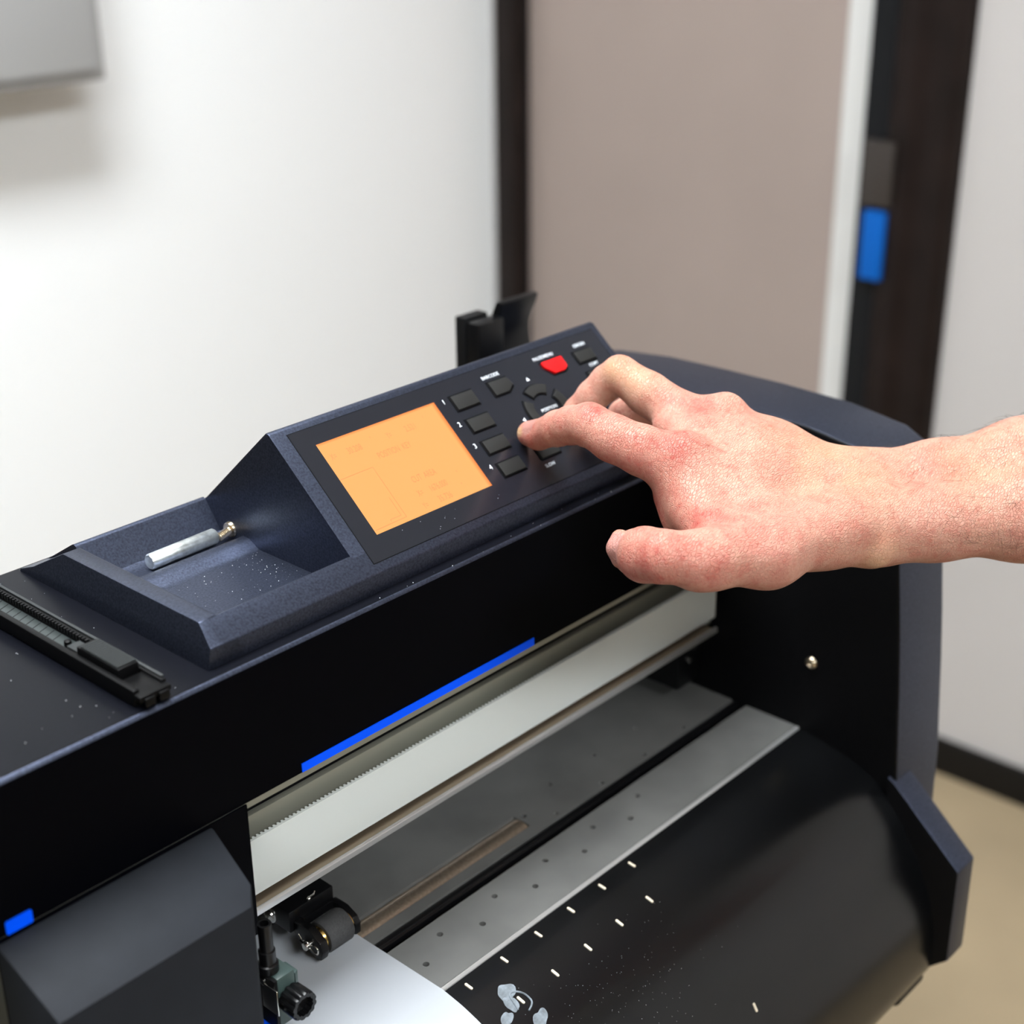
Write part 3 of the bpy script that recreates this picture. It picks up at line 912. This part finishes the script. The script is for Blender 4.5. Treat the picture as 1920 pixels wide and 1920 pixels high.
# ------------------------------------------------------------------ the hand and forearm (joint x, y, z, radius in mm)
HAND_FINGERS = {
    'index': [(239.3, 28.4, 1138.6, 7.2), (238.4, 21.4, 1140.0, 8.0), (234.0, 4.1, 1149.2, 9.4), (232.2, -6.9, 1154.2, 10.0), (229.5, -20.5, 1158.6, 11.1), (229.9, -36.3, 1154.8, 12.0), (235.0, -51.3, 1150.5, 12.9), (244.5, -69.5, 1143.4, 13.6)],
    'middle': [(267.4, 22.6, 1139.2, 7.4), (269.2, 19.6, 1145.0, 8.0), (273.0, 12.2, 1155.0, 8.8), (277.1, 5.2, 1163.5, 9.6), (278.1, -1.9, 1169.3, 9.9), (279.8, -20.0, 1161.8, 11.7), (283.2, -38.9, 1153.6, 12.4), (291.7, -57.1, 1149.9, 12.6)],
    'ring': [(283.0, 4.6, 1127.9, 7.0), (288.2, 6.6, 1132.2, 7.6), (296.1, 8.5, 1138.4, 8.9), (301.8, 3.3, 1142.5, 9.6), (317.3, -23.7, 1137.1, 10.0), (329.4, -57.7, 1130.4, 11.5)],
    'little': [(323.9, -24.4, 1102.5, 6.4), (330.6, -22.3, 1107.1, 7.0), (345.8, -24.9, 1113.7, 7.6), (350.7, -28.8, 1115.9, 8.0), (353.6, -45.0, 1115.9, 8.8), (356.7, -65.4, 1114.7, 11.0)],
    'thumb': [(199.2, -74.5, 1114.3, 9.5), (191.4, -82.4, 1118.9, 11.3), (180.0, -96.0, 1126.1, 13.0), (178.9, -106.1, 1128.8, 12.4), (190.7, -115.8, 1126.3, 13.0), (201.2, -120.5, 1124.3, 13.2)],
}
HAND_PALM = [
    [(244.5, -69.5, 1143.4, 13.6), (268.0, -92.7, 1132.5, 16.0), (310.1, -131.0, 1114.8, 19.0)],
    [(293.4, -57.5, 1152.0, 11.0), (305.4, -83.9, 1136.8, 14.2), (325.5, -121.4, 1120.7, 15.5)],
    [(265.6, -62.4, 1145.1, 11.5), (286.0, -86.8, 1137.1, 16.5), (311.4, -117.1, 1120.9, 18.0)],
    [(270.0, -40.8, 1150.9, 7.5), (274.2, -54.4, 1147.1, 10.0), (283.9, -68.0, 1142.4, 13.0)],
    [(329.6, -57.5, 1130.9, 11.5), (334.5, -83.3, 1119.5, 14.5), (340.3, -116.6, 1113.1, 15.0)],
    [(356.7, -65.4, 1114.7, 11.0), (354.8, -88.8, 1105.5, 14.0), (353.7, -115.9, 1107.0, 16.5)],
    [(201.2, -120.5, 1124.3, 13.2), (230.5, -131.0, 1120.1, 14.2), (278.8, -137.1, 1117.4, 14.5), (312.6, -148.2, 1112.5, 14.5)],
    [(242.3, -81.2, 1136.9, 10.5), (247.9, -106.9, 1124.2, 13.0), (267.5, -125.8, 1115.9, 15.0)],
    [(241.6, -62.1, 1125.1, 5.0), (237.2, -74.7, 1118.3, 5.5), (236.6, -94.4, 1117.1, 9.0)],
    [(238.9, -73.3, 1135.8, 9.0), (230.4, -89.6, 1128.8, 8.0), (221.8, -107.6, 1123.9, 9.5), (239.8, -118.8, 1119.9, 12.0)],
    [(295.6, -74.8, 1121.9, 14.0), (310.2, -99.4, 1108.7, 17.0), (328.3, -121.1, 1105.9, 19.0)],
    [(285.0, -133.7, 1113.4, 13.5), (309.9, -143.9, 1109.7, 15.0), (334.5, -163.6, 1110.8, 17.5), (370.5, -195.6, 1112.5, 22.0), (442.4, -259.2, 1111.0, 30.0), (527.0, -340.8, 1103.4, 36.0)],
    [(326.0, -120.9, 1122.2, 15.0), (336.7, -127.6, 1120.0, 15.0), (360.2, -148.8, 1122.1, 17.8), (396.4, -181.5, 1127.9, 22.5), (470.7, -246.0, 1129.1, 32.0), (556.5, -330.4, 1119.1, 38.0)],
]
HAND_BUMPS = [(293.1, -153.9, 1105.8, 6.5), (297.1, -59.3, 1157.9, 7.0), (245.5, -70.0, 1151.9, 9.0), (191.2, -119.3, 1121.7, 7.5)]
HAND_NAIL = [(182.2, -79.0, 1128.7, 4.4), (178.5, -80.4, 1125.2, 5.0), (179.3, -81.8, 1119.4, 4.4)]
HAND_CARVES = [[(230.6, 27.1, 1141.4, 0.7), (229.5, 21.1, 1145.4, 0.9), (228.5, 16.4, 1149.5, 0.9), (229.0, 15.4, 1151.7, 0.8)]]
# crease sets: centre, direction, reach, spacing, depth
HAND_CREASES = [
    ((220.2, -27.9, 1173.8), (0.111, -0.951, -0.288), 12, 4, 0.3),
    ((272.4, -6.2, 1180.4), (0.116, -0.945, -0.307), 10, 4, 0.22),
    ((169.0, -102.4, 1140.1), (0.134, -0.981, 0.143), 12, 4.4, 0.25),
    ((237.4, -69.5, 1156.4), (0.434, -0.840, -0.324), 14, 4.6, 0.16),
    ((211.1, -101.5, 1130.3), (0.165, -0.933, -0.320), 12, 4.2, 0.22),
    ((186.1, -127.9, 1129.9), (0.890, -0.448, -0.083), 13, 5, 0.12),
    ((224.9, -19.5, 1147.4), (-0.188, -0.974, 0.124), 8, 7, -0.35),
    ((225.3, -1.2, 1141.4), (0.017, -0.917, 0.399), 7, 9, -0.25),
]
HAND_FLUSH = [((224, -26, 1172), 10, 0.8), ((226, -15, 1152), 16, 0.45), ((230, 18, 1141), 16, 0.55), ((238, -69, 1158), 14, 0.9), ((278, -54, 1162), 9, 0.8), ((281, -59, 1159), 14, 0.4), ((167, -107, 1129), 24, 0.6), ((178, -122, 1127), 17, 0.5), ((213, -102, 1128), 20, 0.6), ((222, -46, 1149), 22, 0.45), ((226, -62, 1144), 20, 0.4), ((236, -65, 1123), 12, 0.9), ((220, -125, 1129), 22, 0.35), ((273, -7, 1180), 7, 0.45), ((168, -99, 1119), 12, 0.6), ((288, -78, 1155), 22, 0.3), ((334, -153, 1130), 20, 0.35), ((277, -119, 1122), 30, 0.2)]
HAND_PALE = [((269, -5, 1176), 10, 0.9), ((271, -14, 1174), 16, 0.5), ((309, -117, 1141), 40, 0.45), ((290, -156, 1107), 11, 0.7), ((356, -175, 1145), 30, 0.35), ((226, -34, 1153), 10, 0)]
HAND_NAILS = [((232.4, 24.8, 1147.0), 6.2), ((175.4, -81.2, 1126.2), 8.4)]
HAND_NAIL_TIP = (231.6, 31.8, 1141.5)


def hand_field(res=1.2):
    chains = list(HAND_FINGERS.values()) + HAND_PALM
    pts = np.array([p for c in chains for p in c])
    lo = (pts[:, :3] - pts[:, 3:]).min(0) - 6
    hi = (pts[:, :3] + pts[:, 3:]).max(0) + 6
    n = np.ceil((hi - lo) / res).astype(int)
    ax = [(lo[i] + res * np.arange(n[i])).astype(np.float32) for i in range(3)]

    def window(l, h):
        i0 = np.clip(np.floor((l - lo) / res).astype(int), 0, n)
        i1 = np.clip(np.ceil((h - lo) / res).astype(int) + 1, 0, n)
        sl = tuple(slice(i0[i], i1[i]) for i in range(3))
        return sl, ax[0][sl[0]][:, None, None], ax[1][sl[1]][None, :, None], ax[2][sl[2]][None, None, :]

    def smin(a, b, k):
        h = np.maximum(k - np.abs(a - b), 0) / k
        return np.minimum(a, b) - h * h * k * .25

    def cone(F, p, q, k):
        a, ra, b, rb = np.array(p[:3]), p[3], np.array(q[:3]), q[3]
        m = k + 4
        sl, X, Y, Z = window(np.minimum(a - ra, b - rb) - m, np.maximum(a + ra, b + rb) + m)
        d = (b - a).astype(np.float32)
        t = np.clip(((X - a[0]) * d[0] + (Y - a[1]) * d[1] + (Z - a[2]) * d[2]) / (float(d @ d) + 1e-9), 0, 1).astype(np.float32)
        D = np.sqrt((X - a[0] - t * d[0]) ** 2 + (Y - a[1] - t * d[1]) ** 2 + (Z - a[2] - t * d[2]) ** 2) - (ra + (rb - ra) * t)
        F[sl] = smin(F[sl], D.astype(np.float32), k)

    P = np.full(n, 40.0, np.float32)
    for c in HAND_PALM:
        for p, q in zip(c[:-1], c[1:]):
            cone(P, p, q, 13.0)
    for b in HAND_BUMPS:
        cone(P, b, (b[0] + .01, b[1], b[2], b[3]), 9.0)
    out = None
    for c in HAND_FINGERS.values():
        F = np.full(n, 40.0, np.float32)
        for p, q in zip(c[:-1], c[1:]):
            cone(F, p, q, 2.5)
        F = smin(P, F, 8.0)
        out = F if out is None else smin(out, F, 1.2)
    F = np.full(n, 40.0, np.float32)
    for p, q in zip(HAND_NAIL[:-1], HAND_NAIL[1:]):
        cone(F, p, q, 2.0)
    out = smin(out, F, .8)
    for (c, d, rad, lam, amp) in HAND_CREASES:
        c = np.array(c)
        sl, X, Y, Z = window(c - rad, c + rad)
        X, Y, Z = X - c[0], Y - c[1], Z - c[2]
        s = X * d[0] + Y * d[1] + Z * d[2]
        w = np.clip(1 - (X * X + Y * Y + Z * Z) / rad ** 2, 0, 1) ** 2
        out[sl] += (amp * w * np.cos(2 * np.pi * s / lam)).astype(np.float32)
    for c in HAND_CARVES:
        F = np.full(n, 40.0, np.float32)
        for p, q in zip(c[:-1], c[1:]):
            cone(F, p, q, .8)
        h = np.maximum(1.6 - np.abs(out + F), 0) / 1.6
        out = np.maximum(out, -F) + h * h * .4
    return out, lo, res


def surface_net(F, lo, res):
    n = np.array(F.shape)
    S = F < 0
    cnt = np.zeros(n - 1, np.int8)
    for i in (0, 1):
        for j in (0, 1):
            for k in (0, 1):
                cnt += S[i:n[0] - 1 + i, j:n[1] - 1 + j, k:n[2] - 1 + k]
    act = (cnt > 0) & (cnt < 8)
    idx = np.argwhere(act)
    vid = -np.ones(act.shape, np.int64)
    vid[act] = np.arange(len(idx))
    corner = np.array([(i, j, k) for i in (0, 1) for j in (0, 1) for k in (0, 1)])
    f = np.stack([F[idx[:, 0] + o[0], idx[:, 1] + o[1], idx[:, 2] + o[2]] for o in corner], 1)
    acc = np.zeros((len(idx), 3))
    w = np.zeros(len(idx))
    for a in range(8):
        for b in range(a + 1, 8):
            if np.abs(corner[a] - corner[b]).sum() == 1:
                m = (f[:, a] < 0) != (f[:, b] < 0)
                t = f[m, a] / (f[m, a] - f[m, b])
                acc[m] += corner[a] + (corner[b] - corner[a]) * t[:, None]
                w[m] += 1
    V = lo + res * (idx + acc / w[:, None])
    Q = []
    for axn in range(3):
        e = [0, 0, 0]
        e[axn] = 1
        o1, o2 = [a for a in range(3) if a != axn]
        A0 = S[tuple(slice(0, n[a] - e[a]) for a in range(3))]
        A1 = S[tuple(slice(e[a], n[a]) for a in range(3))]
        ch = np.argwhere(A0 != A1)
        ch = ch[(ch[:, o1] > 0) & (ch[:, o2] > 0) & (ch[:, o1] < n[o1] - 1) & (ch[:, o2] < n[o2] - 1)]
        ins = A0[ch[:, 0], ch[:, 1], ch[:, 2]]

        def cell(d1, d2):
            q = ch.copy()
            q[:, o1] -= d1
            q[:, o2] -= d2
            return vid[q[:, 0], q[:, 1], q[:, 2]]
        q = np.stack([cell(1, 1), cell(0, 1), cell(0, 0), cell(1, 0)], 1)
        flip = ins if axn != 1 else ~ins
        q[~flip] = q[~flip][:, ::-1]
        Q.append(q)
    return V, np.concatenate(Q)


def relax(V, Q, it=2, lam=.5):
    E_ = np.concatenate([Q[:, [0, 1]], Q[:, [1, 2]], Q[:, [2, 3]], Q[:, [3, 0]]])
    for _ in range(it):
        s = np.zeros_like(V)
        c = np.zeros(len(V))
        for a, b in ((0, 1), (1, 0)):
            np.add.at(s, E_[:, a], V[E_[:, b]])
            np.add.at(c, E_[:, a], 1)
        V = V + lam * (s / c[:, None] - V)
    return V


def skin_material():
    m = bpy.data.materials.new('skin')
    m.use_nodes = True
    nt = m.node_tree
    N, Lk = nt.nodes, nt.links
    b = N['Principled BSDF']
    tc = N.new('ShaderNodeTexCoord')
    at_ = N.new('ShaderNodeAttribute')
    at_.attribute_name = 'tone'            # r: flush, g: pale, b: nail
    sp = N.new('ShaderNodeSeparateColor')
    Lk.new(at_.outputs['Color'], sp.inputs[0])

    def noise(scale, detail=4, dist=0.0):
        n = N.new('ShaderNodeTexNoise')
        n.inputs['Scale'].default_value = scale
        n.inputs['Detail'].default_value = detail
        n.inputs['Distortion'].default_value = dist
        Lk.new(tc.outputs['Object'], n.inputs['Vector'])
        return n

    def rng(src, a, b_, c, d):
        r = N.new('ShaderNodeMapRange')
        r.inputs['From Min'].default_value = a
        r.inputs['From Max'].default_value = b_
        r.inputs['To Min'].default_value = c
        r.inputs['To Max'].default_value = d
        Lk.new(src, r.inputs['Value'])
        return r.outputs['Result']

    def math_(op, a, c):
        x = N.new('ShaderNodeMath')
        x.operation = op
        for i, s in enumerate((a, c)):
            if isinstance(s, (int, float)):
                x.inputs[i].default_value = s
            else:
                Lk.new(s, x.inputs[i])
        x.use_clamp = op != 'MULTIPLY'
        return x.outputs[0]

    def mix(fac, a, c):
        x = N.new('ShaderNodeMix')
        x.data_type = 'RGBA'
        for i, s in ((0, fac), (6, a), (7, c)):
            if isinstance(s, (int, float)):
                x.inputs[i].default_value = s
            elif isinstance(s, tuple):
                x.inputs[i].default_value = s
            else:
                Lk.new(s, x.inputs[i])
        return x.outputs[2]
    mott = rng(noise(95, 5, .6).outputs['Fac'], .42, .72, 0, .42)
    fine = rng(noise(420, 3).outputs['Fac'], .45, .72, 0, .34)
    flush = math_('ADD', math_('ADD', sp.outputs[0], mott), fine)
    col = mix(flush, srgb(190, 141, 123), srgb(168, 82, 72))
    pale_n = math_('MULTIPLY', sp.outputs[1], rng(noise(60, 3).outputs['Fac'], .3, .6, .4, 1))
    col = mix(pale_n, col, srgb(186, 150, 112))
    col = mix(sp.outputs[2], col, srgb(176, 124, 114))
    Lk.new(col, b.inputs['Base Color'])
    b.inputs['Roughness'].default_value = 0.50
    b.inputs['Specular IOR Level'].default_value = 0.36
    b.inputs['Subsurface Weight'].default_value = 0.08
    b.inputs['Subsurface Radius'].default_value = (1.0, 0.35, 0.2)
    b.inputs['Subsurface Scale'].default_value = 0.004
    # fine relief: skin cells and pores, stretched folds
    vo = N.new('ShaderNodeTexVoronoi')
    vo.feature = 'DISTANCE_TO_EDGE'
    vo.inputs['Scale'].default_value = 620
    mp = N.new('ShaderNodeMapping')
    mp.inputs['Rotation'].default_value = (0, 0, math.radians(-40))
    mp.inputs['Scale'].default_value = (.55, 1.35, 1.0)
    Lk.new(tc.outputs['Object'], mp.inputs['Vector'])
    Lk.new(mp.outputs[0], vo.inputs['Vector'])
    h1 = rng(vo.outputs['Distance'], 0, .12, 0, 1)
    nn = N.new('ShaderNodeTexNoise')
    nn.inputs['Scale'].default_value = 330
    nn.inputs['Detail'].default_value = 5
    Lk.new(mp.outputs[0], nn.inputs['Vector'])
    h = math_('ADD', math_('MULTIPLY', h1, .35), math_('MULTIPLY', nn.outputs['Fac'], .6))
    bp = N.new('ShaderNodeBump')
    bp.inputs['Strength'].default_value = 0.9
    bp.inputs['Distance'].default_value = 0.0008
    Lk.new(h, bp.inputs['Height'])
    Lk.new(bp.outputs['Normal'], b.inputs['Normal'])
    return m


M['skin'] = skin_material()
M['hair'] = mat('arm hair', (0.045, 0.028, 0.018, 1), rough=0.5)
HV, HQ = surface_net(*hand_field())
HV = relax(HV, HQ)
tone = np.zeros((len(HV), 4), np.float32)
tone[:, 3] = 1
for ch, table in ((0, HAND_FLUSH), (1, HAND_PALE)):
    for (c, r, s) in table:
        d2 = ((HV - np.array(c)) ** 2).sum(1) / (r * r)
        tone[:, ch] = np.maximum(tone[:, ch], s * np.exp(-d2))
tone[:, 0] *= 0.75
for (c, r) in HAND_NAILS:
    d = np.sqrt(((HV - np.array(c)) ** 2).sum(1))
    tone[:, 2] = np.maximum(tone[:, 2], np.clip((r - d) / .8, 0, 1))
dtip = np.sqrt(((HV - np.array(HAND_NAIL_TIP)) ** 2).sum(1))
w_ = np.clip((4.2 - dtip) / 1.0, 0, 1)
tone[:, 1] = np.maximum(tone[:, 1], w_)
tone[:, 2] *= 1 - w_
hme = bpy.data.meshes.new('person')
HO = np.array((0.32, -0.137, 1.06))
hme.from_pydata((HV / 1000.0 - HO).tolist(), [], HQ.tolist())
hme.materials.append(M['skin'])
ca = hme.color_attributes.new('tone', 'FLOAT_COLOR', 'POINT')
ca.data.foreach_set('color', tone.ravel())
hme.polygons.foreach_set('use_smooth', [True] * len(hme.polygons))
hme.update()
person = link(bpy.data.objects.new('person', hme), 'person', None, HO)
tag(person, 'bare right hand and forearm with index finger pressing a control panel key', 'person')
# hairs on the forearm
hn = np.zeros(len(hme.vertices) * 3, np.float32)
hme.vertices.foreach_get('normal', hn)
hn = hn.reshape(-1, 3)
arm_d = np.array((0.771, -0.635, 0.046))
sa = (HV - np.array((319.9, -137.5, 1116.4))) @ arm_d
cand = np.where((sa > 4) & (sa < 150) & (hn @ np.array((-.35, -.45, .82)) > .25))[0]
rs = np.random.RandomState(5)
pick = rs.choice(cand, 430, replace=False)
bm = bmesh.new()
for i in pick:
    if rs.rand() > min(1.0, .25 + sa[i] / 60.0):
        continue
    p = Vector(HV[i] / 1000.0)
    nrm = Vector(hn[i])
    tdir = (Vector(-arm_d) * rs.uniform(.2, 1.0) + Vector((-.5, -.6, -.6)) * rs.uniform(.3, 1.0) + Vector(rs.normal(0, .45, 3)))
    tdir = (tdir - nrm * tdir.dot(nrm)).normalized()
    L_ = rs.uniform(.005, .012)
    side = nrm.cross(tdir) * rs.uniform(-.35, .35)
    pts = [p + nrm * (.0001 + .0011 * math.sin(2.6 * t)) + tdir * (L_ * t) + side * (L_ * t * t) for t in (0, .25, .5, .75, 1.0)]
    bm_tube(bm, pts, [.00006, .00006, .00005, .00004, .00002], 3)
hair = obj_from_bm('arm_hair', bm, M['hair'], person, smooth=True)
hair['kind'] = 'stuff'

# fine dust on the console and the beam top
rnd = random.Random(11)
bm = bmesh.new()


def speck(p, r):
    bmesh.ops.create_icosphere(bm, subdivisions=1, radius=r, matrix=Matrix.Translation(p))


for k in range(70):
    speck((rnd.uniform(.028, .096), rnd.uniform(.03, .086), 1.1007), rnd.choice((.00009, .00012, .00012, .00022)))
for k in range(45):
    speck((rnd.uniform(.075, .097), rnd.uniform(.035, .088), 1.1007), rnd.choice((.0001, .00014, .0002)))
for k in range(60):
    speck((rnd.uniform(-.12, .0), rnd.uniform(.004, .16), ZT + .0001), rnd.choice((.0001, .00013, .0002)))
for k in range(16):
    speck((rnd.uniform(.10, .28), rnd.uniform(.001, .0075), ZT + .0001), rnd.choice((.0001, .00016, .00025)))
for k in range(10):
    speck(P3(rnd.uniform(110, 205), rnd.uniform(6, 16), .17), rnd.choice((.0001, .00018)))
for k in range(170):
    yy = rnd.gauss(-.108, .016)
    yy = min(-.075, max(-.15, yy))
    speck((rnd.gauss(.155, .035), yy, drum_pt(yy)[0] + .0001), rnd.choice((.00008, .0001, .00013)))
du = obj_from_bm('dust', bm, M['dust'], mc)
du['kind'] = 'stuff'
